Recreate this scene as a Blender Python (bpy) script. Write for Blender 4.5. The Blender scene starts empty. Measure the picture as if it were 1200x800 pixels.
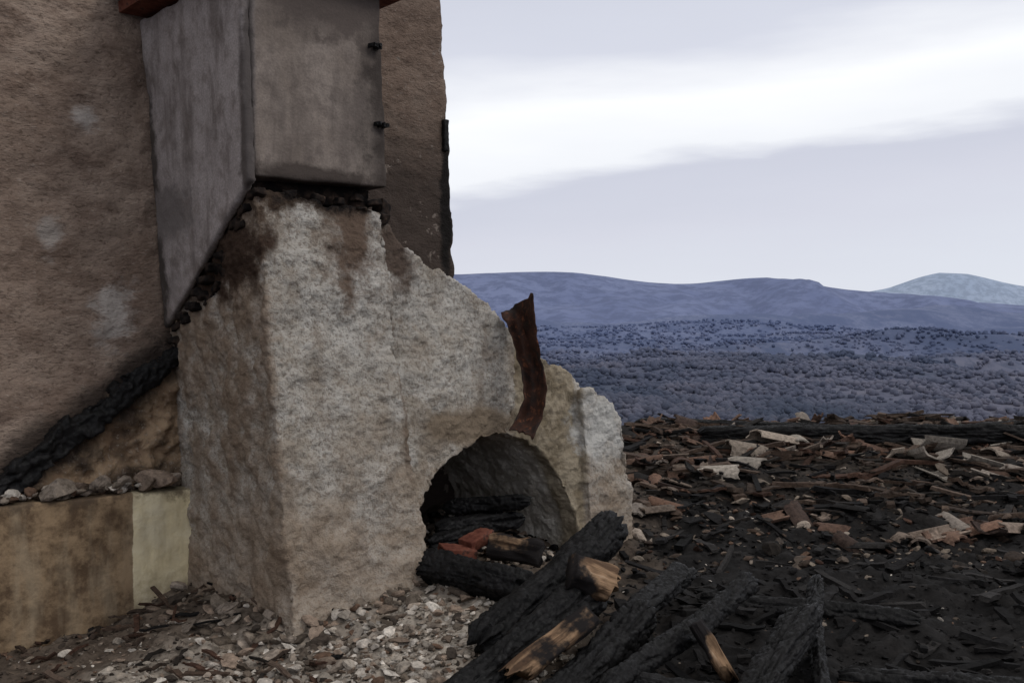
import bpy, bmesh, math, random
from mathutils import Vector, Matrix, noise, Euler
import numpy as np
random.seed(7)
sc=bpy.context.scene
sc.view_settings.view_transform='Standard'; sc.view_settings.look='None'; sc.view_settings.exposure=0
COL=sc.collection

# ------------------------------------------------------------ node helpers
class NT:
    def __init__(s,name):
        s.m=bpy.data.materials.new(name); s.m.use_nodes=True; s.t=s.m.node_tree
        s.t.nodes.clear()
        s.out=s.t.nodes.new('ShaderNodeOutputMaterial'); s.b=s.t.nodes.new('ShaderNodeBsdfPrincipled')
        s.t.links.new(s.b.outputs[0],s.out.inputs[0]); s.b.inputs['Specular IOR Level'].default_value=0.15
        s.tc=s.t.nodes.new('ShaderNodeTexCoord'); s.co=s.tc.outputs['Object']
    def n(s,t,**k):
        n=s.t.nodes.new(t)
        for a,b in k.items(): setattr(n,a,b)
        return n
    def l(s,a,b): s.t.links.new(a,b)
    def setin(s,inp,v):
        if isinstance(v,bpy.types.NodeSocket): s.l(v,inp)
        elif isinstance(v,(tuple,list)) and inp.type=='RGBA' and len(v)==3: inp.default_value=(*v,1)
        else: inp.default_value=v
    def noise(s,scale,detail=4,rough=.55,co=None,stretch=None,dist=0):
        n=s.n('ShaderNodeTexNoise'); n.inputs['Scale'].default_value=scale; n.inputs['Detail'].default_value=detail
        n.inputs['Roughness'].default_value=rough; n.inputs['Distortion'].default_value=dist
        c=co or s.co
        if stretch:
            mp=s.n('ShaderNodeMapping'); mp.inputs['Scale'].default_value=stretch; s.l(c,mp.inputs[0]); c=mp.outputs[0]
        s.l(c,n.inputs['Vector']); return n.outputs['Fac']
    def math(s,op,a,b=0.0,clamp=False):
        n=s.n('ShaderNodeMath',operation=op,use_clamp=clamp); s.setin(n.inputs[0],a); s.setin(n.inputs[1],b); return n.outputs[0]
    def mr(s,v,a,b,c=0.0,d=1.0,smooth=True):
        n=s.n('ShaderNodeMapRange'); n.interpolation_type='SMOOTHSTEP' if smooth else 'LINEAR'
        s.setin(n.inputs[0],v)
        for i,x in enumerate((a,b,c,d)): s.setin(n.inputs[i+1],x)
        return n.outputs[0]
    def mix(s,f,a,b,mode='MIX'):
        n=s.n('ShaderNodeMix',data_type='RGBA',blend_type=mode); s.setin(n.inputs[0],f); s.setin(n.inputs[6],a); s.setin(n.inputs[7],b); return n.outputs[2]
    def patch(s,c,r,nz,amp=1.2,lo=1.0,hi=.5):
        a=s.n('ShaderNodeVectorMath',operation='SUBTRACT'); s.l(s.co,a.inputs[0]); a.inputs[1].default_value=c
        d=s.n('ShaderNodeVectorMath',operation='DIVIDE'); s.l(a.outputs[0],d.inputs[0]); d.inputs[1].default_value=r
        l=s.n('ShaderNodeVectorMath',operation='LENGTH'); s.l(d.outputs[0],l.inputs[0])
        w=s.math('ADD',l.outputs['Value'],s.math('MULTIPLY',s.math('SUBTRACT',nz,.5),amp))
        return s.mr(w,lo,hi,0,1)
    def xyz(s):
        n=s.n('ShaderNodeSeparateXYZ'); s.l(s.co,n.inputs[0]); return n.outputs
    def bump(s,h,strength,dist,prev=None):
        n=s.n('ShaderNodeBump'); s.setin(n.inputs['Strength'],strength); n.inputs['Distance'].default_value=dist
        s.l(h,n.inputs['Height'])
        if prev is not None: s.l(prev,n.inputs['Normal'])
        return n.outputs[0]
    def done(s,col,rough=.9,nrm=None):
        s.setin(s.b.inputs['Base Color'],col); s.setin(s.b.inputs['Roughness'],rough)
        if nrm is not None: s.l(nrm,s.b.inputs['Normal'])
        return s.m

SOOT_AND_CAVITY=(.016,.013,.012)
def mat_roughcast():
    k=NT('roughcast_plaster'); X=k.xyz()
    n1=k.noise(1.6,4,.6); n2=k.noise(7,6,.66); n3=k.noise(55,4,.75); n4=k.noise(3.2,4,.6)
    c=k.mix(k.mr(n1,.38,.62),(.40,.35,.29),(.53,.495,.445))
    c=k.mix(k.mr(n2,.46,.66,0,.65),c,(.64,.615,.57))
    c=k.mix(k.mr(n2,.47,.32,0,.6),c,(.29,.235,.18))
    c=k.mix(k.mr(n3,.38,.52,.58,0),c,(.16,.122,.092))
    zz=k.math('ADD',X[2],k.math('MULTIPLY',k.math('SUBTRACT',n4,.5),1.4))
    c=k.mix(k.mr(zz,1.0,.15,0,.66),c,k.mix(n2,(.23,.16,.105),(.39,.29,.20)))
    sx=k.math('ADD',X[0],k.math('MULTIPLY',k.math('SUBTRACT',n2,.5),.12))
    c=k.mix(k.mr(sx,.07,.0,0,.88),c,k.mix(n2,(.17,.118,.08),(.34,.255,.185)))
    n5=k.noise(6,4,.65,stretch=(1,1,.22)); c=k.mix(k.mr(n5,.52,.72,0,.6),c,(.22,.168,.125))
    e=k.math('ABSOLUTE',k.math('SUBTRACT',k.math('ADD',X[0],k.math('MULTIPLY',k.math('SUBTRACT',n4,.5),.10)),.76))
    c=k.mix(k.math('MULTIPLY',k.mr(e,.03,.0,0,.7),k.mr(X[2],.5,.9)),c,(.17,.12,.085))  # shadow line of the pillar-wing crease, painted into the colour
    c=k.mix(k.patch((.34,0,2.2),(.62,.4,.22),n2,1.9),c,(.11,.075,.053))
    c=k.mix(k.patch((.54,0,1.95),(.20,.4,.44),n2,2.2,1.1,.3),c,(.15,.105,.078))
    c=k.mix(k.patch((.84,0,1.88),(.12,.4,.36),n2,2.0,1.1,.3),c,(.12,.088,.07))
    c=k.mix(k.patch((.45,0,2.17),(.44,.4,.14),n2,1.7),c,SOOT_AND_CAVITY)  # soot of the burnt zone, strengthened to paint the cavity's darkness too
    c=k.mix(k.patch((0,.45,1.84),(.14,.80,.30),n2,1.5),c,(.06,.038,.027))
    c=k.mix(k.patch((1.25,0,.92),(.6,.3,.16),n4,1.6),c,(.25,.195,.14))
    c=k.mix(k.math('MULTIPLY',k.mr(X[0],1.58,1.64),k.mr(X[0],2.14,2.10)),c,k.mix(k.mr(n2,.38,.6),(.23,.185,.125),(.38,.32,.235)))
    c=k.mix(k.patch((2.30,.1,.86),(.30,.6,.27),n2,1.9),c,(.60,.585,.55))
    ins=k.mr(X[1],.02,.12,0,.9)
    inx=k.mr(X[0],.85,.95)
    c=k.mix(k.math('MULTIPLY',ins,inx),c,k.mix(k.mr(n2,.4,.6),(.52,.475,.41),(.68,.64,.58)))  # vault plaster, lightened in colour to offset the scarce light inside
    b=k.bump(n3,1.0,.022)
    return k.done(c,.95,b)
def mat_flue():
    k=NT('smoked_concrete'); X=k.xyz()
    n1=k.noise(2.2,5,.62); n2=k.noise(9,6,.68); n3=k.noise(90,2,.6); n4=k.noise(5,4,.65,stretch=(1,1,.22))
    c=k.mix(k.mr(n1,.35,.65),(.215,.175,.148),(.315,.265,.23))
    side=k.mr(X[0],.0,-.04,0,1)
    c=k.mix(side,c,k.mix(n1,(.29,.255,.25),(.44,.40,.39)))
    c=k.mix(k.mr(n2,.45,.70,0,.65),c,(.145,.118,.105))
    c=k.mix(k.mr(n4,.48,.68,0,.65),c,(.115,.093,.084))
    c=k.mix(k.patch((.74,0,2.75),(.22,.6,1.1),n2,1.8,1.1,.3),c,(.055,.044,.039))
    c=k.mix(k.patch((.35,0,3.2),(.5,.3,.36),n2,1.5),c,(.12,.096,.085))
    c=k.mix(k.patch((.30,-.05,2.22),(.5,.2,.07),n2,1.5),c,(.07,.055,.048))
    c=k.mix(k.patch((-.05,1.12,2.0),(.4,.14,1.2),n2,1.5),c,(.06,.05,.045))
    c=k.mix(k.patch((-.05,.9,2.1),(.2,.35,.20),n2,1.8),c,(.18,.16,.155))
    c=k.mix(k.patch((-.05,-.03,2.5),(.05,.06,1.2),n2,1.2),c,(.10,.086,.082))
    c=k.mix(k.mr(n3,.3,.7,.3,0),c,(.08,.07,.06))
    b=k.bump(n2,.6,.016); b=k.bump(n3,.5,.003,b)
    return k.done(c,.9,b)
def mat_wall():
    k=NT('old_stucco'); X=k.xyz()
    n1=k.noise(1.3,4,.62); n2=k.noise(6,6,.70,stretch=(.8,1,1.4)); n3=k.noise(42,4,.7,stretch=(.7,1,1.2)); 
    c=k.mix(k.mr(n1,.35,.65),(.24,.172,.132),(.35,.27,.215))
    c=k.mix(k.mr(n2,.44,.66,0,.7),c,(.17,.117,.09))
    c=k.mix(k.mr(n3,.58,.70,0,.45),c,(.46,.39,.33))
    c=k.mix(k.mr(n3,.46,.34,0,.6),c,(.10,.07,.053))
    c=k.mix(k.patch((-.44,1.13,2.60),(.08,.4,.07),n2,3.0,1.15,.3),c,(.48,.43,.39))
    c=k.mix(k.patch((-.28,1.13,1.55),(.13,.4,.19),n2,3.4,1.15,.3),c,(.48,.43,.39))
    c=k.mix(k.patch((-.62,1.13,1.95),(.07,.4,.12),n2,3.2,1.15,.3),c,(.41,.36,.32))
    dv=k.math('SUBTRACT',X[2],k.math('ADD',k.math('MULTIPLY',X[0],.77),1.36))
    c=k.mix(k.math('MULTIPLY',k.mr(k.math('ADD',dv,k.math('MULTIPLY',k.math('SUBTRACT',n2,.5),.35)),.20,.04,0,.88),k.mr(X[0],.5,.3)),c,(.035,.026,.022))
    w=k.math('ADD',X[2],k.math('MULTIPLY',k.math('SUBTRACT',n2,.5),.9))
    right=k.mr(X[0],.9,1.2,0,1)
    soot=k.math('MULTIPLY',right,k.mr(w,3.15,2.4,.25,.94))
    c=k.mix(soot,c,(.055,.042,.036))
    sp=k.mr(k.noise(11,4,.65),.62,.68,0,.8)
    c=k.mix(k.math('MULTIPLY',sp,right),c,(.24,.20,.17))
    c=k.mix(k.patch((1.97,1.1,2.35),(.07,.5,.72),n2,1.1),c,(.016,.014,.013))
    b=k.bump(n2,.8,.035); b=k.bump(n3,1.0,.018,b)
    return k.done(c,.95,b)
def mat_lowwall():
    k=NT('scorched_rubble_masonry'); X=k.xyz(); n2=k.noise(6,6,.68); n1=k.noise(2.5,4,.6); n3=k.noise(40,3,.7)
    c=k.mix(k.mr(n2,.35,.65),(.17,.11,.07),(.37,.265,.17))
    c=k.mix(k.mr(n1,.46,.58,0,.8),c,(.045,.033,.027))
    c=k.mix(k.mr(n3,.55,.7,0,.5),c,(.45,.39,.32))
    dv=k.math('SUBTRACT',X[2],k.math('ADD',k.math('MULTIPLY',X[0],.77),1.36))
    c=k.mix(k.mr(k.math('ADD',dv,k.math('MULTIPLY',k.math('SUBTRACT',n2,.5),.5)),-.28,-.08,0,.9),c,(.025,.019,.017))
    return k.done(c,.95,k.bump(n3,.9,.014,k.bump(n2,.8,.03)))
def mat_cream():
    k=NT('cream_plaster'); X=k.xyz(); n2=k.noise(6,6,.7); n3=k.noise(60,3,.6); n4=k.noise(7,4,.6,stretch=(1,1,.2))
    c=k.mix(k.mr(n2,.35,.7),(.70,.60,.38),(.78,.70,.50))
    c=k.mix(k.mr(n4,.55,.72,0,.4),c,(.36,.29,.18))
    c=k.mix(k.mr(k.math('ADD',X[2],k.math('MULTIPLY',n2,.4)),.36,.10,0,.8),c,(.20,.15,.10))
    brown=k.mix(k.mr(n2,.38,.62),(.10,.065,.04),(.29,.205,.125))
    brown=k.mix(k.mr(n4,.5,.7,0,.5),brown,(.36,.29,.20))
    e=k.math('ADD',X[0],k.math('MULTIPLY',k.math('SUBTRACT',n2,.5),.03))
    c=k.mix(k.mr(e,-.255,-.262,0,1),c,brown)
    c=k.mix(k.mr(k.math('ADD',X[2],k.math('MULTIPLY',n2,-.35)),.36,.44,0,.8),c,(.10,.072,.05))
    return k.done(c,.9,k.bump(n3,.5,.005,k.bump(n2,.5,.025)))
def mat_char(name='charred_wood'):
    k=NT(name); n2=k.noise(8,3,.6); n3=k.noise(70,3,.65)
    c=k.mix(k.mr(n2,.4,.7),(.004,.0038,.004),(.009,.0085,.009))
    c=k.mix(k.mr(n3,.66,.76,0,.3),c,(.05,.047,.047))
    k.b.inputs['Specular IOR Level'].default_value=.20
    return k.done(c,k.mr(n3,.3,.7,.42,.8),k.bump(n3,.9,.006))
def mat_burntmas():
    k=NT('burnt_masonry'); n2=k.noise(12,4,.65)
    c=k.mix(k.mr(n2,.42,.64),(.010,.008,.0075),(.038,.026,.020)); c=k.mix(k.mr(n2,.62,.7,0,.6),c,(.13,.085,.062))
    return k.done(c,.95,k.bump(n2,.7,.012))
def mat_wood():
    k=NT('broken_bare_wood'); a=k.noise(26,5,.65,stretch=(1,1,.10)); n2=k.noise(9,4,.6)
    at=k.n('ShaderNodeAttribute',attribute_name='Char')
    c=k.mix(k.mr(a,.38,.62),(.085,.05,.030),(.29,.185,.11))
    c=k.mix(k.mr(a,.60,.72,0,.6),c,(.40,.30,.21))
    f=k.mr(k.math('ADD',at.outputs['Fac'],k.math('MULTIPLY',k.math('SUBTRACT',n2,.5),1.2)),.34,.60)
    c=k.mix(f,c,(.012,.010,.010))
    return k.done(c,.8,k.bump(a,1,.014,k.bump(n2,.4,.01)))
def mat_rust():
    k=NT('rusted_sheet_metal'); n1=k.noise(6,5,.65); n2=k.noise(30,4,.7)
    c=k.mix(k.mr(n1,.35,.65),(.020,.012,.010),(.080,.030,.017))
    c=k.mix(k.mr(n2,.52,.72,0,.85),c,(.17,.062,.030))
    c=k.mix(k.mr(n1,.46,.58,0,.9),c,(.016,.013,.012))
    return k.done(c,.7,k.bump(n2,.7,.006))
def mat_attr(name,rough=.92,scale=30,amt=.45):
    k=NT(name); at=k.n('ShaderNodeAttribute',attribute_name='Col'); n2=k.noise(scale,4,.7)
    dark=k.mix(1.0,at.outputs['Color'],(.34,.32,.31),'MULTIPLY')
    light=k.mix(1.0,at.outputs['Color'],(1.6,1.55,1.5),'MULTIPLY')
    c=k.mix(k.mr(n2,.36,.54,amt*1.6,0),at.outputs['Color'],dark)
    c=k.mix(k.mr(n2,.55,.68,0,.7),c,light)
    return k.done(c,rough,k.bump(n2,.8,.012))
def mat_brick():
    k=NT('red_brick'); n2=k.noise(14,5,.6)
    c=k.mix(k.mr(n2,.35,.65),(.10,.032,.022),(.20,.075,.05)); c=k.mix(k.mr(n2,.55,.66,0,.8),c,(.03,.024,.022))
    return k.done(c,.9,k.bump(n2,.6,.01))
def mat_valley():
    k=NT('hazy_valley_forest'); X=k.xyz()
    n1=k.noise(.0028,5,.62,stretch=(1,.6,1)); n2=k.noise(.011,5,.7,stretch=(1,.45,1)); n3=k.noise(.05,4,.75,stretch=(1,.4,1))
    haze=k.mr(X[1],300,3600,0,1,False)  # distance haze painted into the colours, bluer and paler farther out
    base=k.mix(haze,(.098,.100,.132),(.135,.162,.262))
    dark=k.mix(haze,(.046,.056,.080),(.088,.114,.205))
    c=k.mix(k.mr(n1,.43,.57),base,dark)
    c=k.mix(k.mr(n2,.52,.64,0,.6),c,k.mix(haze,(.125,.118,.142),(.152,.175,.272)))
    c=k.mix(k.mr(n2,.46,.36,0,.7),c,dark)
    c=k.mix(k.mr(n3,.40,.56,.6,0),c,k.mix(haze,(.040,.048,.070),(.085,.11,.20)))
    return k.done(c,1)
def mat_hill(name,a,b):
    k=NT(name); n1=k.noise(.0016,5,.6); n2=k.noise(.009,5,.7)  # both base colours carry the bluish aerial haze
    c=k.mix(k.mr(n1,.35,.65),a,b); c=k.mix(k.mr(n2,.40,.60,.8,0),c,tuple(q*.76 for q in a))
    return k.done(c,1)

M_RC=mat_roughcast(); M_FL=mat_flue(); M_WA=mat_wall(); M_LW=mat_lowwall(); M_CR=mat_cream(); M_CH=mat_char(); M_BM=mat_burntmas()
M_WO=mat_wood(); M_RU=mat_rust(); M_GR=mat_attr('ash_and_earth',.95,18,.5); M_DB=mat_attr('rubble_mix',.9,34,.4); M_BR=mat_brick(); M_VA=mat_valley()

# ------------------------------------------------------------ mesh helpers
def obj(name,verts,faces,mat,parent=None,smooth=False,loc=None):
    me=bpy.data.meshes.new(name)
    if loc is not None:
        lv=Vector(loc); verts=[tuple(Vector(v)-lv) for v in verts]
    me.from_pydata([tuple(v) for v in verts],[],faces); me.update()
    bm=bmesh.new(); bm.from_mesh(me); bmesh.ops.recalc_face_normals(bm,faces=bm.faces); bm.to_mesh(me); bm.free()
    me.materials.append(mat)
    if smooth: me.polygons.foreach_set('use_smooth',[True]*len(me.polygons))
    o=bpy.data.objects.new(name,me); COL.objects.link(o)
    if loc is not None: o.location=loc
    if parent: o.parent=parent
    return o
def tex(name,kind,size,**k):
    t=bpy.data.textures.new(name,kind); t.noise_scale=size
    for a,b in k.items(): setattr(t,a,b)
    return t
T_BIG=tex('t_big','CLOUDS',.35,noise_depth=2); T_MID=tex('t_mid','CLOUDS',.09,noise_depth=3); T_FINE=tex('t_fine','CLOUDS',.026,noise_depth=2)
def rough(o,voxel,specs,smooth=True):
    r=o.modifiers.new('remesh','REMESH'); r.mode='VOXEL'; r.voxel_size=voxel; r.use_smooth_shade=smooth
    for t,s in specs:
        d=o.modifiers.new('disp','DISPLACE'); d.texture=t; d.strength=s; d.mid_level=.5; d.texture_coords='LOCAL'
def prism_sz(polys,v1):
    V=[];F=[]
    for poly,vf in polys:
        n=len(poly); b=len(V)
        V+= [(s,vf(z),z) for s,z in poly]+[(s,v1,z) for s,z in poly]
        F.append(list(range(b,b+n))); F.append(list(range(b+2*n-1,b+n-1,-1)))
        for i in range(n):
            j=(i+1)%n; F.append([b+i,b+n+i,b+n+j,b+j])
    return V,F
def box(x0,x1,y0,y1,z0,z1):
    V=[(x,y,z) for x in(x0,x1) for y in(y0,y1) for z in(z0,z1)]
    return V,[(0,1,3,2),(4,6,7,5),(0,4,5,1),(2,3,7,6),(0,2,6,4),(1,5,7,3)]

# ------------------------------------------------------------ chimney (local frame: X along the front, Y into the wall)
OX,OY,ANG=-1.24,4.72,math.radians(40)
U=Vector((math.cos(ANG),math.sin(ANG),0)); Vv=Vector((-math.sin(ANG),math.cos(ANG),0))
def L2W(s,v,z): return Vector((OX,OY,0))+U*s+Vv*v+Vector((0,0,z))
def frame_empty(name):
    e=bpy.data.objects.new(name,None); COL.objects.link(e); e.location=(OX,OY,0); e.rotation_euler=(0,0,ANG); e.empty_display_size=.3; return e
chim=frame_empty('stone_chimney')
bat=lambda z:.28*(2.1-z)/2.1
arch=[(.80,-.3),(.80,.155),(.822,.34),(.873,.50),(.95,.63),(1.065,.735),(1.18,.805),(1.30,.85),(1.42,.868),(1.5,.867)]
arch2=[(1.45,.867),(1.56,.855),(1.68,.820),(1.79,.755),(1.89,.64),(1.97,.50),(2.03,.36),(2.06,.2),(2.07,-.3)]
pillar=([(.07,-.3),(.80,-.3),(.80,.155),(.822,.34),(.84,.45),(.80,.7),(.755,1.1),(.735,1.9),(.70,2.08),(.62,2.11),(.40,2.09),(.20,2.13),(.0,2.13)],lambda z:-bat(z)-.015)
wing=(arch+[(1.51,.92),(1.573,1.155),(1.60,1.35),(1.575,1.45),(1.496,1.547),(1.37,1.66),(1.205,1.756),(1.05,1.81),(.876,1.90),(.80,2.02),(.70,2.05),(.70,-.3)],lambda z:.06-bat(z))
sec=(arch2+[(2.2,-.3),(2.2,1.12),(2.13,1.19),(1.98,1.25),(1.80,1.34),(1.62,1.42),(1.45,1.45)],lambda z:.13-bat(z))
third=([(2.12,-.3),(2.55,-.3),(2.50,.2),(2.48,.65),(2.465,.80),(2.43,.92),(2.375,1.01),(2.29,1.075),(2.20,1.10),(2.12,1.10)],lambda z:.065-bat(z)+(.05 if z<.42 else 0))
V,F=prism_sz([pillar,wing,sec,third],1.14)
base=obj('masonry_base',V,F,M_RC,chim)
rough(base,.0112,[(T_BIG,.09),(T_MID,.05),(T_FINE,.028)])
def lean(s,v,z): 
    t=(z-2.15); return (s-.045*t-(.05*v*max(0,t)),v,z)
V,F=box(-.01,.735,-.035,1.09,2.19,3.2)
V=[lean(*p) for p in V]
V=[(a,b,(c+.02 if a>.5 and c<2.5 else c)) for a,b,c in V]
sh=obj('flue_shaft',V,F,M_FL,chim); rough(sh,.014,[(T_BIG,.03),(T_MID,.010)])
poly=[(-.05,2.165),(.25,1.99),(.6,1.77),(1.10,1.47),(1.10,3.18),(-.05,3.18)]
V=[(-.055,a,z) for a,z in poly]+[(-.012,a,z) for a,z in poly]; n=len(poly)
V=[lean(*p) for p in V]
F=[list(range(n)),list(range(2*n-1,n-1,-1))]+[[i,n+i,n+(i+1)%n,(i+1)%n] for i in range(n)]
sp=obj('side_panel',V,F,M_FL,chim); rough(sp,.014,[(T_BIG,.03),(T_MID,.014)])
def addbox(V,F,c,h,rot=(0,0,0),jit=.0):
    b=len(V); R=Euler(rot).to_matrix()
    for x in(-1,1):
        for y in(-1,1):
            for z in(-1,1):
                p=R@Vector((x*h[0]*(1+random.uniform(-jit,jit)),y*h[1]*(1+random.uniform(-jit,jit)),z*h[2]*(1+random.uniform(-jit,jit))))+Vector(c)
                V.append(tuple(p))
    F+=[tuple(b+i for i in f) for f in [(0,1,3,2),(4,6,7,5),(0,4,5,1),(2,3,7,6),(0,2,6,4),(1,5,7,3)]]
V=[];F=[]
for row in range(3):
    for i in range(11):
        a=(i+.5*(row%2))/10.5; vv=.0+a*1.05; z=2.125-a*.66-.02-row*.05
        if random.random()<.25*row: continue
        addbox(V,F,(.018+row*.012+random.uniform(-.012,.012),vv,z+random.uniform(-.012,.012)),(.035,.047,.019),(random.uniform(-.12,.12)-.18,random.uniform(-.1,.1),random.uniform(-.12,.12)),.25)
addbox(V,F,(.36,.30,2.15),(.33,.22,.05),(0,0,0),.0)
for i in range(6):
    addbox(V,F,(.07+i*.125+random.uniform(-.03,.03),.03+random.uniform(-.02,.02),2.135+random.uniform(-.02,.01)),(random.uniform(.02,.045),.03,.018),(random.uniform(-.2,.2),random.uniform(-.25,.25),random.uniform(-.3,.3)),.25)
addbox(V,F,(.79,.12,2.08),(.035,.05,.07),(0,.2,.1),.3); addbox(V,F,(.74,.05,2.06),(.03,.04,.03),(.2,.1,.4),.3)
o=obj('burnt_bricks',V,F,M_BM,chim); rough(o,.008,[(T_FINE,.014)])
V,F=box(-.16,.86,-.13,1.12,3.21,3.27); V=[lean(*p) for p in V]
cap=obj('cap_slab',V,F,M_BR,chim)
V=[];F=[]
for r in range(8):
    y=-.2+r*.17; b=len(V)
    for xi,(x,dz) in enumerate([(-.24,0),(.30,.35),(.9,0)]):
        for a in range(7):
            th=math.pi*a/6
            V.append(lean(x,y+.085-.085*math.cos(th),3.28+dz+.05*math.sin(th)))
    for xi in range(2):
        for a in range(6): F.append((b+xi*7+a,b+xi*7+a+1,b+xi*7+a+8,b+xi*7+a+7))
t=obj('cap_tiles',V,F,M_BR,chim); m=t.modifiers.new('s','SOLIDIFY'); m.thickness=.014
V=[];F=[]
for s,z in((.655,2.93),(.69,2.53)):
    for k in range(3):
        addbox(V,F,(s-.03+k*.022,-.06,z+random.uniform(-.006,.006)),(.007,.025,.010),(0,0,random.uniform(-.3,.3)),.2)
    addbox(V,F,(s-.01,-.065,z-.004),(.032,.005,.005),(0,.1,0),.2)
o=obj('iron_hooks',V,F,M_CH,chim)

# ------------------------------------------------------------ house wall behind
hw=frame_empty('house_wall')
def slab(s0,s1,v0,v1,z0,z1,name,mat,voxel,specs):
    V,F=box(s0,s1,v0,v1,z0,z1); o=obj(name,V,F,mat,hw); rough(o,voxel,specs); return o
poly=[(-4.2,-.4),(2.10,-.4),(2.08,1.0),(2.04,2.0),(1.955,3.3),(1.90,4.4),(-4.2,4.4)]
V=[(a,1.13,z) for a,z in poly]+[(a,1.55,z) for a,z in poly]; n=len(poly)
F=[list(range(n)),list(range(2*n-1,n-1,-1))]+[[i,n+i,n+(i+1)%n,(i+1)%n] for i in range(n)]
o=obj('stucco_wall',V,F,M_WA,hw); rough(o,.020,[(T_BIG,.05),(T_MID,.038)])
poly=[(-4.2,-.5),(.15,-.5),(.15,1.40),(-.02,1.32),(-.587,.88),(-.86,.66),(-1.6,.1),(-2.2,-.3)]
V=[(a,1.04,z) for a,z in poly]+[(a,1.2,z) for a,z in poly]; n=len(poly)
F=[list(range(n)),list(range(2*n-1,n-1,-1))]+[[i,n+i,n+(i+1)%n,(i+1)%n] for i in range(n)]
o=obj('lower_masonry',V,F,M_LW,hw); rough(o,.014,[(T_BIG,.09),(T_MID,.15),(T_FINE,.035)])
slab(-4.2,.10,.92,1.1,-.6,.585,'plastered_plinth',M_CR,.014,[(T_BIG,.03),(T_MID,.014)])
V,F=box(1.925,1.965,1.09,1.13,2.72,2.94)
o=obj('iron_bracket',V,F,M_CH,hw); rough(o,.008,[(T_FINE,.01)])
V=[];F=[]
for i in range(95):
    a=random.random(); s=-2.0+a*2.08; z=-.19+a*1.60+random.uniform(-.09,.04)
    addbox(V,F,(s,1.03+random.uniform(-.02,.02),z),(random.uniform(.03,.16),random.uniform(.02,.05),random.uniform(.008,.03)),(random.uniform(-.3,.3),-.665+random.uniform(-.3,.3),random.uniform(-.08,.08)),.3)
poly=[(-2.1,-.35),(.1,1.33),(.1,1.42),(-2.1,-.26)]
b=len(V); V+=[(s,.995,z) for s,z in poly]+[(s,1.12,z) for s,z in poly]; F+=[[b,b+1,b+2,b+3],[b+7,b+6,b+5,b+4]]+[[b+i,b+4+i,b+4+(i+1)%4,b+(i+1)%4] for i in range(4)]
o=obj('burnt_roof_verge',V,F,M_CH,hw); rough(o,.009,[(T_MID,.045),(T_FINE,.028)])

# ------------------------------------------------------------ charred timber
def log(name,p0,p1,r,seed,mat=None,parent=None,nl=None,ragged=.5,crack=.011,taper=.1,sq=2.6,asp=1.0,roll=0,cell=.032):
    p0=Vector(p0);p1=Vector(p1); d=p1-p0; L=d.length; q=d.to_track_quat('Z','Y'); mid=(p0+p1)/2
    nl=nl or max(30,int(L/.007)); na=max(28,int(2*math.pi*r/.007)); V=[];F=[]; off=Vector((seed*13.1,seed*7.7,seed*3.3))
    for i in range(nl+1):
        t=i/nl; z=(t-.5)*L
        for a in range(na):
            th=2*math.pi*a/na; c,s=math.cos(th),math.sin(th)
            low=noise.fractal(Vector((c*1.0,s*1.0,z*3.5))+off,1,2,4)
            k=(abs(c)**sq+abs(s)**sq)**(-1/sq)
            rr=r*k*(1+.24*low)*(1-taper*(t-.5))
            P=Vector((c*rr*.8,s*rr*.8,z*.55))/cell+off
            vd=noise.voronoi(P,distance_metric='MANHATTAN')[0]; e=vd[1]-vd[0]
            amp=.5+.9*max(0,noise.noise(Vector((c,s,z*5))+off*2)+.4)
            rr-= crack*amp*math.exp(-(e/.16)**2)
            rr+= .006*noise.noise(Vector((c*rr*40,s*rr*40,z*22))+off)+.0025*noise.noise(Vector((c*rr*120,s*rr*120,z*90)))
            sp=noise.noise(Vector((c*2.4,s*2.4,z*1.3))+off*3); rr-= .03*math.exp(-(sp/.035)**2)
            zz=z
            e0=min(t,1-t)*L
            if e0<.07:
                q0=e0/.07+.10+.25*noise.noise(Vector((c*2.5,s*2.5,seed)))
                rr*= .15+.85*max(0,min(1,q0))**.5
                zz+= (1 if t>.5 else -1)*ragged*r*noise.noise(Vector((c*2.5,s*2.5,seed)))
            bend=.04*math.sin(t*3.1+seed)*min(1,L)
            V.append((c*rr+bend,s*rr*asp,zz))
    for i in range(nl):
        for a in range(na):
            b=(a+1)%na; F.append((i*na+a,i*na+b,(i+1)*na+b,(i+1)*na+a))
    F.append(list(range(na))[::-1]); F.append([nl*na+a for a in range(na)])
    o=obj(name,V,F,mat or M_CH,parent,smooth=True); o.location=mid; o.rotation_mode='QUATERNION'; o.rotation_quaternion=q@Euler((0,0,roll)).to_quaternion()
    return o
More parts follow.
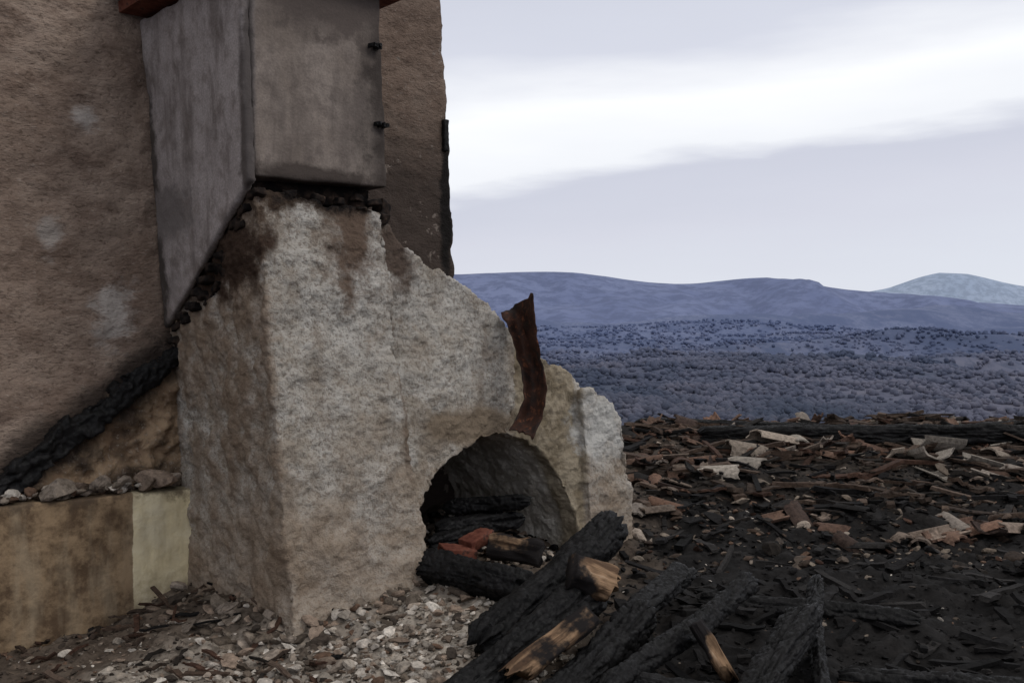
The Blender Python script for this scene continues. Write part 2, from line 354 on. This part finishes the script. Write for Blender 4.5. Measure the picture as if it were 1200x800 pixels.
def splinter(name,p0,p1,w,h,seed,char0=0.0,char1=1.0,roll=0,rag=1.0):
    p0=Vector(p0);p1=Vector(p1); d=p1-p0; L=d.length; q=d.to_track_quat('Z','Y'); nl=60; na=44; V=[];F=[];ch=[]
    for i in range(nl+1):
        t=i/nl
        for a in range(na):
            th=2*math.pi*a/na; c,s=math.cos(th),math.sin(th)
            k=(abs(c)**6+abs(s)**6)**(-1/6)
            x=c*k*w/2; y=s*k*h/2
            f=noise.noise(Vector((x*60,y*60,t*1.5+seed)))
            sc_=(1+.25*noise.noise(Vector((c,s,t*3+seed*5)))+.18*f)
            z=(t-.5)*L
            if t<.5: z+= (1-t/.5)*(.45*L)*rag*(noise.noise(Vector((x*22,y*22,seed*3)))+.4*noise.noise(Vector((x*70,y*70,seed*3))))
            V.append((x*sc_,y*sc_,z)); ch.append(char0+(char1-char0)*t+.25*max(0,-s))
    for i in range(nl):
        for a in range(na):
            b=(a+1)%na; F.append((i*na+a,i*na+b,(i+1)*na+b,(i+1)*na+a))
    F.append(list(range(na))[::-1]); F.append([nl*na+a for a in range(na)])
    o=obj(name,V,F,M_WO,None,smooth=True); at=o.data.attributes.new('Char','FLOAT','POINT'); at.data.foreach_set('value',ch)
    o.location=(p0+p1)/2; o.rotation_mode='QUATERNION'; o.rotation_quaternion=q@Euler((0,0,roll)).to_quaternion(); return o
logs=[((.50,4.92,.50),(-.12,4.24,.08),.088,1.0,2.4),((.36,4.42,.27),(-.28,3.75,-.02),.100,.9,3),((.60,4.40,.20),(.10,3.70,.00),.075,1.0,3.5),
((1.12,4.65,.31),(.36,3.72,.06),.050,.6,4),((.86,5.0,.25),(.50,4.3,.13),.060,.7,4),((1.28,4.25,.24),(.84,3.55,-.02),.080,.7,4),
((1.50,4.8,.27),(1.16,3.68,.0),.04,.7,4),((1.35,4.05,.05),(2.2,3.8,-.02),.050,1,3),((-.52,5.12,.24),(.12,4.72,.19),.085,.9,3),
((.45,3.85,.02),(.95,3.62,.03),.08,1,3),((1.0,5.1,.10),(1.9,4.6,.06),.05,.6,4)]
for i,(a,b,r,asp,sq) in enumerate(logs): log('charred_log',a,b,r,i+1,asp=asp,sq=sq,roll=i*.7)
splinter('broken_timber',(.44,4.33,.33),(.26,4.27,.41),.10,.15,1,.0,.55,.6,.5)
splinter('broken_timber',(.05,3.92,.10),(.33,4.10,.26),.10,.06,2,.25,.70,.5)
splinter('broken_timber',(.88,4.0,.04),(.76,4.06,.24),.12,.06,3,.05,.75,.4,.8)
log('charred_log',(-.40,5.80,.42),(.10,5.66,.48),.045,31,sq=4)
log('charred_log',(-.42,5.55,.33),(.05,5.80,.36),.055,33,sq=4)
log('charred_log',(-.45,5.40,.28),(-.15,5.75,.32),.045,34,sq=4)
def brick(c,rot):
    V=[];F=[]; addbox(V,F,(0,0,0),(.10,.05,.032),(0,0,0),.06)
    o=obj('brick',V,F,M_BR); o.location=c; o.rotation_euler=rot; rough(o,.006,[(T_FINE,.012)])
brick((-.30,5.38,.245),(.2,.15,.5)); brick((-.20,5.50,.29),(.1,-.2,.9)); brick((-.28,5.30,.18),(.0,.1,.2))
splinter('split_timber_block',(.16,5.35,.24),(-.12,5.42,.28),.15,.13,8,.6,.5,.2,.2)

# ------------------------------------------------------------ rusty flashing strip
path=[
(-.065,.118,5.66,5.47,1.56,1.665),(-.030,.126,5.60,5.45,1.50,1.57),(.006,.140,5.55,5.44,1.39,1.43),(.044,.170,5.50,5.43,1.26,1.285),
(.062,.190,5.47,5.42,1.16,1.17),(.055,.184,5.45,5.41,1.06,1.05),(.016,.150,5.42,5.38,.965,.94),(-.018,.116,5.34,5.34,.925,.875)]
V=[];F=[]
def cat(a,b,c,d,t): return .5*((2*b)+(-a+c)*t+(2*a-5*b+4*c-d)*t*t+(-a+3*b-3*c+d)*t**3)
P=[path[0]]+path+[path[-1]]
R=[]
for i in range(len(path)-1):
    for j in range(6):
        t=j/6; R.append([cat(P[i][k],P[i+1][k],P[i+2][k],P[i+3][k],t) for k in range(6)])
R.append(list(path[-1]))
NC=13
for ri,r_ in enumerate(R):
    for c in range(NC):
        w=c/(NC-1); p=Vector((r_[0]+(r_[1]-r_[0])*w,r_[2]+(r_[3]-r_[2])*w,r_[4]+(r_[5]-r_[4])*w))
        curl=.09*(1-ri/len(R))+.04
        p.y+= curl*math.cos(math.pi*(w-.5))+ .03*noise.noise(p*9); p.z+=.014*noise.noise(p*14+Vector((5,0,0))); p.x+=.014*noise.noise(Vector((w*3,p.z*18,2)))
        if ri==0 or ri==len(R)-1: p.z+=.03*noise.noise(Vector((w*6,ri,1)))
        V.append(tuple(p))
for i in range(len(R)-1):
    for c in range(NC-1): F.append((i*NC+c,i*NC+c+1,(i+1)*NC+c+1,(i+1)*NC+c))
o=obj('rusty_flashing_strip',V,F,M_RU,smooth=True,loc=(.07,5.5,1.25)); m=o.modifiers.new('s','SOLIDIFY'); m.thickness=.006

# ------------------------------------------------------------ debris-covered floor
YS=[0,4,5,6,7,8,9,9.6,10.2,10.8,11.6]; ZS=[-.05,0,.06,.12,.25,.39,.52,.58,.38,-.4,-3.2]
def seg_d(x,y,a,b):
    ax,ay=a;bx,by=b; dx,dy=bx-ax,by-ay; t=max(0,min(1,((x-ax)*dx+(y-ay)*dy)/(dx*dx+dy*dy))); return math.hypot(x-ax-t*dx,y-ay-t*dy)
def G(x,y,fine=True):
    z=float(np.interp(y,YS,ZS))
    z-= .16*min(1,max(0,(-1.2-x)/1.2))
    z+= .07*math.exp(-(((x+.45)/.6)**2+((y-4.7)/.5)**2))
    z-= .09*math.exp(-(((x+1.15)/.5)**2+((y-4.4)/.4)**2))
    z+= .05*math.exp(-(min(seg_d(x,y,(-1.05,4.55),(-.45,5.05)),seg_d(x,y,(-1.05,4.55),(-1.85,5.45)))/.18)**2)
    z+= .05*noise.fractal(Vector((x*1.1,y*1.1,0)),1,2,3)
    if y>7.5: z+= min(1,y-7.5)*.07*noise.fractal(Vector((x*1.9,y*.9,11)),.8,2,3)
    if fine:
        z+=.045*noise.fractal(Vector((x*5,y*5,3)),.8,2,4)+.014*noise.noise(Vector((x*24,y*24,1)))
    return z
def lerp(a,b,t): return tuple(a[i]+(b[i]-a[i])*t for i in range(3))
def gcol(x,y):
    n=noise.fractal(Vector((x*1.6,y*1.6,9)),.8,2,4)*.5+.5; n2=noise.noise(Vector((x*6,y*6,4)))*.5+.5
    brown=lerp((.055,.042,.033),(.14,.11,.086),n2)
    char=lerp((.006,.0055,.0055),(.017,.0155,.015),n2)
    pale=lerp((.24,.205,.17),(.38,.34,.29),n2)
    c=brown
    f=(x-.15-(y-4)*.18)/.5+ (n-.5)*1.0
    f=max(0,min(1,f)); 
    g=max(0,min(1,(y-6.9+(n-.5)*2.4)/1.6))
    c=lerp(c,char,f*(1-.4*g))
    h=max(math.exp(-(((x+.35)/.50)**2+((y-4.4)/.75)**2)),.75*math.exp(-(((x+1.1)/.8)**2+((y-4.25)/.5)**2)))+ (n-.5)*.7
    c=lerp(c,pale,max(0,min(1,h*1.5-.25))*(1-f))
    return c
step=.030; ys=list(np.arange(1.2,7.0,step))+list(np.arange(7.0,11.7,.05))
xs=list(np.arange(-6.5,-2.8,.08))+list(np.arange(-2.8,3.2,step))+list(np.arange(3.2,9,.07))
V=[];C=[];nx=len(xs)
for y in ys:
    for x in xs:
        V.append((x,y,G(x,y))); C.append(gcol(x,y))
F=[(j*nx+i,j*nx+i+1,(j+1)*nx+i+1,(j+1)*nx+i) for j in range(len(ys)-1) for i in range(nx-1)]
g=obj('debris_ground',V,F,M_GR,smooth=True)
ca=g.data.color_attributes.new('Col','FLOAT_COLOR','POINT'); ca.data.foreach_set('color',[q for c in C for q in (*c,1)])

# ------------------------------------------------------------ rubble pieces
bm=bmesh.new(); bmesh.ops.create_icosphere(bm,subdivisions=2,radius=1); ICO=np.array([v.co[:] for v in bm.verts]); ICOF=[[v.index for v in f.verts] for f in bm.faces]; bm.free()
class Acc:
    def __init__(s): s.V=[];s.F=[];s.C=[];s.n=0
    def add(s,v,f,c):
        s.V.append(v); s.F+=[[i+s.n for i in q] for q in f]; s.C+=[c]*len(v); s.n+=len(v)
    def make(s,name,mat,attr=True):
        V=np.concatenate(s.V); me=bpy.data.meshes.new(name); me.from_pydata(V.tolist(),[],s.F); me.materials.append(mat)
        if attr:
            ca=me.color_attributes.new('Col','FLOAT_COLOR','POINT'); ca.data.foreach_set('color',[q for c in s.C for q in (*c,1)])
        o=bpy.data.objects.new(name,me); COL.objects.link(o); return o
rng=np.random.default_rng(5)
def rotm(a,b,c): return np.array(Euler((a,b,c)).to_matrix())
def stone(A,x,y,r,c,lift=.30,flat=.6):
    v=ICO.copy()
    for _ in range(6):
        n=rng.normal(size=3); n/=np.linalg.norm(n); d=rng.uniform(.30,.7); k=v@n-d; v=v-np.outer(np.clip(k,0,None),n)
    v*= (1+rng.normal(size=(len(v),1))*.03); v*=np.array([rng.uniform(.8,1.6),rng.uniform(.7,1.1),flat*rng.uniform(.6,1.2)])*r
    v=v@rotm(rng.uniform(-.5,.5),rng.uniform(-.5,.5),rng.uniform(0,6.28)).T
    v+=np.array([x,y,G(x,y)+r*lift*flat]); A.add(v,ICOF,c)
def plank(A,x,y,l,w,h,c,tilt=.25,lift=.02,yaw=None):
    ns=5; v=[];f=[]
    for i in range(ns):
        t=i/(ns-1)-.5
        e=rng.uniform(-.06,.06,size=4)*l if i in(0,ns-1) else np.zeros(4)
        bz=rng.normal()*.006
        for j,(a,b) in enumerate(((-1,-1),(1,-1),(1,1),(-1,1))):
            v.append((t*l+e[j],a*w/2*(1+rng.normal()*.08),b*h/2*(1+rng.normal()*.1)+bz))
    for i in range(ns-1):
        for j in range(4): k=(j+1)%4; f.append((i*4+j,i*4+k,(i+1)*4+k,(i+1)*4+j))
    f.append((3,2,1,0)); f.append(tuple((ns-1)*4+j for j in range(4)))
    v=np.array(v)@rotm(rng.uniform(-.5,.5)*tilt*2,rng.normal()*tilt,rng.uniform(0,6.28) if yaw is None else yaw).T
    A.add(v+np.array([x,y,G(x,y)+lift]),f,c)
def tile(A,x,y,l,r,c,tilt=.3,lift=.03):
    v=[];f=[];n=8; arc=rng.uniform(1.5,2.7); sl=rng.normal(size=2)*.15
    for sgn,rr in((0,r),(1,r-.014)):
        for e in(0,1):
            for i in range(n+1):
                th=math.pi/2-arc/2+arc*i/n; v.append(((e-.5)*l+sl[e]*l*(i/n-.5)+.012*math.sin(i*2.3+e),rr*math.cos(th),rr*math.sin(th)-r*.7))
    m=n+1
    for i in range(n):
        f.append((i,i+1,m+i+1,m+i)); f.append((2*m+i,3*m+i,3*m+i+1,2*m+i+1)); f.append((i,2*m+i,2*m+i+1,i+1)); f.append((m+i,m+i+1,3*m+i+1,3*m+i))
    f.append((0,m,3*m,2*m)); f.append((n,2*m+n,3*m+n,m+n))
    v=np.array(v)@rotm(rng.normal()*tilt+(math.pi if rng.random()<.4 else 0),rng.normal()*tilt,rng.uniform(0,6.28)).T
    A.add(v+np.array([x,y,G(x,y)+lift]),f,c)
pick=lambda L:(lambda c,k:tuple(min(.8,q*k) for q in c))(L[rng.integers(len(L))],rng.uniform(.65,1.25))
PALE=[(.40,.36,.315),(.33,.29,.245),(.48,.44,.39),(.27,.225,.185),(.23,.175,.135)]
BRWN=[(.115,.092,.072),(.075,.059,.047),(.18,.148,.118),(.05,.04,.033),(.12,.075,.052)]
CHAR=[(.006,.0055,.0055),(.009,.008,.008),(.014,.013,.013),(.025,.023,.022)]
TILE=[(.13,.082,.060),(.18,.14,.112),(.095,.058,.043),(.24,.205,.175),(.15,.088,.062),(.05,.034,.028),(.02,.018,.017)]
WOOD=[(.042,.030,.023),(.062,.042,.031),(.022,.018,.015),(.010,.009,.009),(.095,.068,.052),(.055,.030,.021)]
A=Acc()
for i in range(3800):
    x=rng.normal(-.38,.34); y=rng.normal(4.35,.45)
    if y<3.4: continue
    r=min(.050,.004+rng.exponential(.0078)); stone(A,x,y,r,pick(PALE if rng.random()<.82 else BRWN))
for i in range(1500):
    x=rng.normal(-1.15,.45); y=rng.normal(4.2,.30)
    if y<3.4: continue
    r=min(.045,.004+rng.exponential(.0075)); stone(A,x,y,r,pick(PALE if rng.random()<.7 else BRWN))
A.make('plaster_rubble',M_DB)
A=Acc()
for i in range(3000):
    x=rng.uniform(-3.2,-.5); y=rng.uniform(3.5,5.6); r=min(.05,.004+rng.exponential(.006)); stone(A,x,y,r,pick(BRWN if rng.random()<.82 else PALE))
for i in range(150):
    x=rng.uniform(-3.2,-.7); y=rng.uniform(3.7,5.3); plank(A,x,y,rng.uniform(.05,.25),rng.uniform(.01,.03),.01,pick(WOOD))
for i in range(120):
    a=rng.random()
    if a<.5: b=rng.random(); x,y=-1.05+b*.6,4.50+b*.5
    else: b=rng.random(); x,y=-1.05-b*.8,4.50+b*.9
    x+=rng.normal()*.12; y+=rng.normal()*.10-.08; stone(A,x,y,rng.uniform(.02,.07),pick(PALE[3:]+BRWN[:3]),.1,.6)
A.make('stone_rubble',M_DB)
A=Acc()
for i in range(6500):
    y=3.5+5.5*rng.random()**1.2; x=rng.uniform(.1,.6*y); r=min(.045,.004+rng.exponential(.006))*(1+.1*(y-4))
    stone(A,x,y,r,pick(CHAR if rng.random()<.93-.05*max(0,y-5) else (BRWN if rng.random()<.75 else PALE)),.25,.5)
for i in range(260):
    y=rng.uniform(3.6,7.8); x=rng.uniform(.3,.6*y); plank(A,x,y,rng.uniform(.05,.40),rng.uniform(.012,.06),rng.uniform(.01,.03),pick(CHAR if rng.random()<.92 else WOOD),.16,.012)
A.make('ash_and_cinders',M_DB)
A=Acc()
for i in range(1300):
    y=rng.uniform(6.6,9.9); x=rng.uniform(.12*y,.75*y); dens=(y-6.6)/3.3
    if rng.random()>dens+.08: continue
    plank(A,x,y,rng.uniform(.06,.6),rng.uniform(.02,.09),rng.uniform(.010,.035),pick(WOOD),.14,.035,yaw=rng.normal()*.9)
for i in range(850):
    y=rng.uniform(6.0,9.8); x=rng.uniform(.12*y,.75*y); dens=(y-6.7)/3.2
    cl=noise.noise(Vector((x*1.3,y*1.5,6)))*1.5
    if rng.random()>dens*.55+cl: continue
    tile(A,x,y,rng.uniform(.06,.30),rng.uniform(.06,.10),pick(TILE),.25,.035)
for i in range(3600):
    y=rng.uniform(5.6,10); x=rng.uniform(.10*y,.75*y); stone(A,x,y,min(.09,.008+rng.exponential(.015)),pick(BRWN+PALE[3:4] if rng.random()<.38 else CHAR+WOOD),.25,.5)
for x,y,l,r in((2.3,8.6,.38,.14),(2.55,8.7,.34,.13),(3.15,8.3,.42,.15),(3.45,8.1,.40,.13),(3.7,8.5,.35,.15),(3.35,7.7,.36,.13),(4.1,8.2,.4,.14),(4.3,8.7,.36,.15),(3.8,7.9,.28,.12),(1.9,7.9,.3,.12),(1.6,7.6,.3,.12),(2.0,8.3,.34,.13)):
    tile(A,x,y,l,r,pick([(.26,.215,.175),(.20,.155,.125),(.31,.275,.235)]),.18,.06)
A.make('roof_tile_debris',M_DB)
A=Acc()
def stone_at(p,r,c):
    x,y,z=p; stone(A,x,y,r,c); A.V[-1]=A.V[-1]+np.array([0,0,z-G(x,y)])
for i in range(600):
    s=rng.uniform(.85,2.0); v=rng.uniform(-.1,1.0); p=L2W(s,v,0); h=.04+.10*v*rng.random()
    stone_at((p.x,p.y,G(p.x,p.y)+h*.3),rng.uniform(.01,.045),pick(BRWN+PALE if rng.random()<.6 else CHAR))
A.make('vault_rubble',M_DB)
A=Acc()
for i in range(260):
    s=rng.uniform(-1.6,-.02); p=L2W(s,rng.uniform(.93,1.03),0); stone_at((p.x,p.y,.60+rng.uniform(0,.03)),min(.05,.01+rng.exponential(.014)),pick(BRWN+PALE[1:]))
for s,r in((-.15,.12),(-.03,.06),(-.42,.08),(-.62,.10),(-.52,.07),(-.30,.06)):
    p=L2W(s,.96,0); stone_at((p.x,p.y,.635),r,pick(PALE[3:]))
A.make('ledge_rubble',M_DB)
log('charred_beam',(1.7,8.9,.54),(5.2,8.6,.60),.085,51,nl=180,sq=5)
log('charred_beam',(1.2,9.5,.60),(3.4,9.3,.55),.06,52,nl=150,sq=5)
log('charred_beam',(3.9,9.2,.55),(6.6,9.7,.66),.06,53,nl=150,sq=5)

# ------------------------------------------------------------ valley, hills, mountain
RS=[0,12,40,100,300,1000,1600,2200,3000,4000,4500,5500,9000,16000]; RZ=[-4,-4.5,-9,-18,-32,-58,-40,-38,-16,40,75,120,120,100]
def VZ(x,y):
    r=math.hypot(x,y); z=float(np.interp(r,RS,RZ)); return z+min(1,r/1500)*80*noise.fractal(Vector((x/1300,y/600,2)),1,2,5)+min(1,r/200)*4*noise.noise(Vector((x/90,y/90,1)))
NA=480; rad=[0.5]+[12*(16000/12)**(i/239) for i in range(240)]
V=[];F=[]
for r in rad:
    for a in range(NA):
        th=2*math.pi*a/NA; x,y=r*math.cos(th),r*math.sin(th)
        V.append((x,y,VZ(x,y)))
for i in range(len(rad)-1):
    for a in range(NA): b=(a+1)%NA; F.append((i*NA+a,i*NA+b,(i+1)*NA+b,(i+1)*NA+a))
F.append(list(range(NA)))
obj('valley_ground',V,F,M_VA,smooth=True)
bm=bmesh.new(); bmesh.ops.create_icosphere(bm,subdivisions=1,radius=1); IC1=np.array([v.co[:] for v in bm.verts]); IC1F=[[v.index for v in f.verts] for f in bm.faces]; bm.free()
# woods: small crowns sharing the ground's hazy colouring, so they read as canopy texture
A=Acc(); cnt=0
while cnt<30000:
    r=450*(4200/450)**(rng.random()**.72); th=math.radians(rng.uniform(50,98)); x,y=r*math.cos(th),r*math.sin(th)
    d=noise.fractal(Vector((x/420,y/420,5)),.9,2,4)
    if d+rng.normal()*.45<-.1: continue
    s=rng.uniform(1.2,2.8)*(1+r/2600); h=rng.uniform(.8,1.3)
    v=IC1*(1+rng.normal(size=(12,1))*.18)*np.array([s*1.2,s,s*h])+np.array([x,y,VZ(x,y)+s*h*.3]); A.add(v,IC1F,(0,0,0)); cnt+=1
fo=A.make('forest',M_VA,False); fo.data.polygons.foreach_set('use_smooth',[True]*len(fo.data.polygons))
HX=[-9000,-4870,-3650,-1826,-365,304,609,974,1217,1461,1704,2009,2252,2496,2800,3245,4261,6087,9000]
HZ=[300,335,396,438,481,499,475,414,402,432,457,438,383,353,335,274,213,304,260]
HS=np.interp(np.arange(-9000,9001,60),HX,HZ); HS=np.convolve(np.pad(HS,4,'edge'),np.ones(9)/9,'valid')
V=[];F=[];xs=np.arange(-9000,9001,60);ys=np.arange(4600,9001,70)
for y in ys:
    for xi,x in enumerate(xs):
        h=HS[xi]; t=(y-7000)/(1150 if y<7000 else 900); w=math.exp(-t*t)
        n=noise.fractal(Vector((x/520,y/1300,7)),1,2,5)
        z=30+(h-30)*w*(1+ .75*n*(1-w))+ 9*n*w+ 50*n*(1-w) -60*(1-w)**8
        V.append((x,y,z))
nx=len(xs)
F=[(j*nx+i,j*nx+i+1,(j+1)*nx+i+1,(j+1)*nx+i) for j in range(len(ys)-1) for i in range(nx-1)]
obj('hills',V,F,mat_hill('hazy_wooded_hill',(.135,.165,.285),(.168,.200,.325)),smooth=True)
MX=[2000,4200,4870,5356,5781,6087,6487,7060,7800,9500,12000]; MZ=[300,560,670,755,901,974,961,828,700,500,300]
V=[];F=[];xs=np.arange(2000,12001,100);ys=np.arange(12000,16001,200)
for y in ys:
    for x in xs:
        t=(y-14000)/1100; w=math.exp(-t*t); n=noise.fractal(Vector((x/1500,y/1500,1)),1,2,4)
        V.append((x,y,float(np.interp(x,MX,MZ))*w*(1+.1*n*(1-w))+14*n))
nx=len(xs); F=[(j*nx+i,j*nx+i+1,(j+1)*nx+i+1,(j+1)*nx+i) for j in range(len(ys)-1) for i in range(nx-1)]
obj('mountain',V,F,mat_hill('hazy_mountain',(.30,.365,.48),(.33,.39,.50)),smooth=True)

# ------------------------------------------------------------ sky, sun, camera
w=bpy.data.worlds.new('World'); sc.world=w; w.use_nodes=True; t=w.node_tree; N=t.nodes; Lk=t.links
bg=N['Background']; sky=N.new('ShaderNodeTexSky'); sky.sky_type='NISHITA'; sky.sun_disc=False
el,az=math.radians(42),math.radians(115)
sky.sun_elevation=el; sky.sun_rotation=az
tc=N.new('ShaderNodeTexCoord'); sx=N.new('ShaderNodeSeparateXYZ'); Lk.new(tc.outputs['Generated'],sx.inputs[0])
mp=N.new('ShaderNodeMapping'); mp.inputs['Scale'].default_value=(1.6,1.6,9); Lk.new(tc.outputs['Generated'],mp.inputs[0])
nz=N.new('ShaderNodeTexNoise'); nz.inputs['Scale'].default_value=1.5; nz.inputs['Detail'].default_value=5; nz.inputs['Roughness'].default_value=.5; Lk.new(mp.outputs[0],nz.inputs['Vector'])
def mth(op,a,b):
    n=N.new('ShaderNodeMath'); n.operation=op
    for i,v in enumerate((a,b)):
        if isinstance(v,(int,float)): n.inputs[i].default_value=v
        else: Lk.new(v,n.inputs[i])
    return n.outputs[0]
q=mth('ADD',mth('SUBTRACT',sx.outputs[2],mth('MULTIPLY',sx.outputs[0],.12)),mth('MULTIPLY',mth('SUBTRACT',nz.outputs['Fac'],.5),.12))
cr=N.new('ShaderNodeValToRGB'); Lk.new(q,cr.inputs[0]); e=cr.color_ramp.elements
stops=[(0,(.74,.77,.85)),(.10,(.68,.69,.78)),(.155,(.63,.645,.74)),(.172,(.92,.935,.975)),(.215,(1.02,1.03,1.05)),(.265,(.70,.72,.81)),(.34,(.64,.66,.75)),(.5,(.77,.77,.80)),(1,(1.02,1.0,.98))]
e[0].position=0; e[0].color=(*stops[0][1],1); e[1].position=1; e[1].color=(*stops[-1][1],1)
for p,c in stops[1:-1]:
    x=e.new(p); x.color=(*c,1)
b1=N.new('ShaderNodeBackground'); Lk.new(sky.outputs[0],b1.inputs[0]); b1.inputs[1].default_value=.06
Lk.new(cr.outputs[0],bg.inputs[0]); bg.inputs[1].default_value=1.10
mx=N.new('ShaderNodeMixShader'); mx.inputs[0].default_value=.12; Lk.new(bg.outputs[0],mx.inputs[1]); Lk.new(b1.outputs[0],mx.inputs[2])
Lk.new(mx.outputs[0],N['World Output'].inputs['Surface'])
ld=bpy.data.lights.new('sun','SUN'); ld.energy=.75; ld.angle=math.radians(20); ld.color=(1,.96,.90)
lo=bpy.data.objects.new('sun',ld); COL.objects.link(lo)
dirv=Vector((math.sin(az)*math.cos(el),math.cos(az)*math.cos(el),math.sin(el)))
lo.rotation_euler=dirv.to_track_quat('Z','Y').to_euler(); lo.location=(5,-5,8)
cd=bpy.data.cameras.new('camera'); cd.lens=34.5; cd.clip_start=.1; cd.clip_end=40000
co=bpy.data.objects.new('camera',cd); COL.objects.link(co); co.location=(0,0,1.4); co.rotation_euler=(math.radians(90),0,0); sc.camera=co
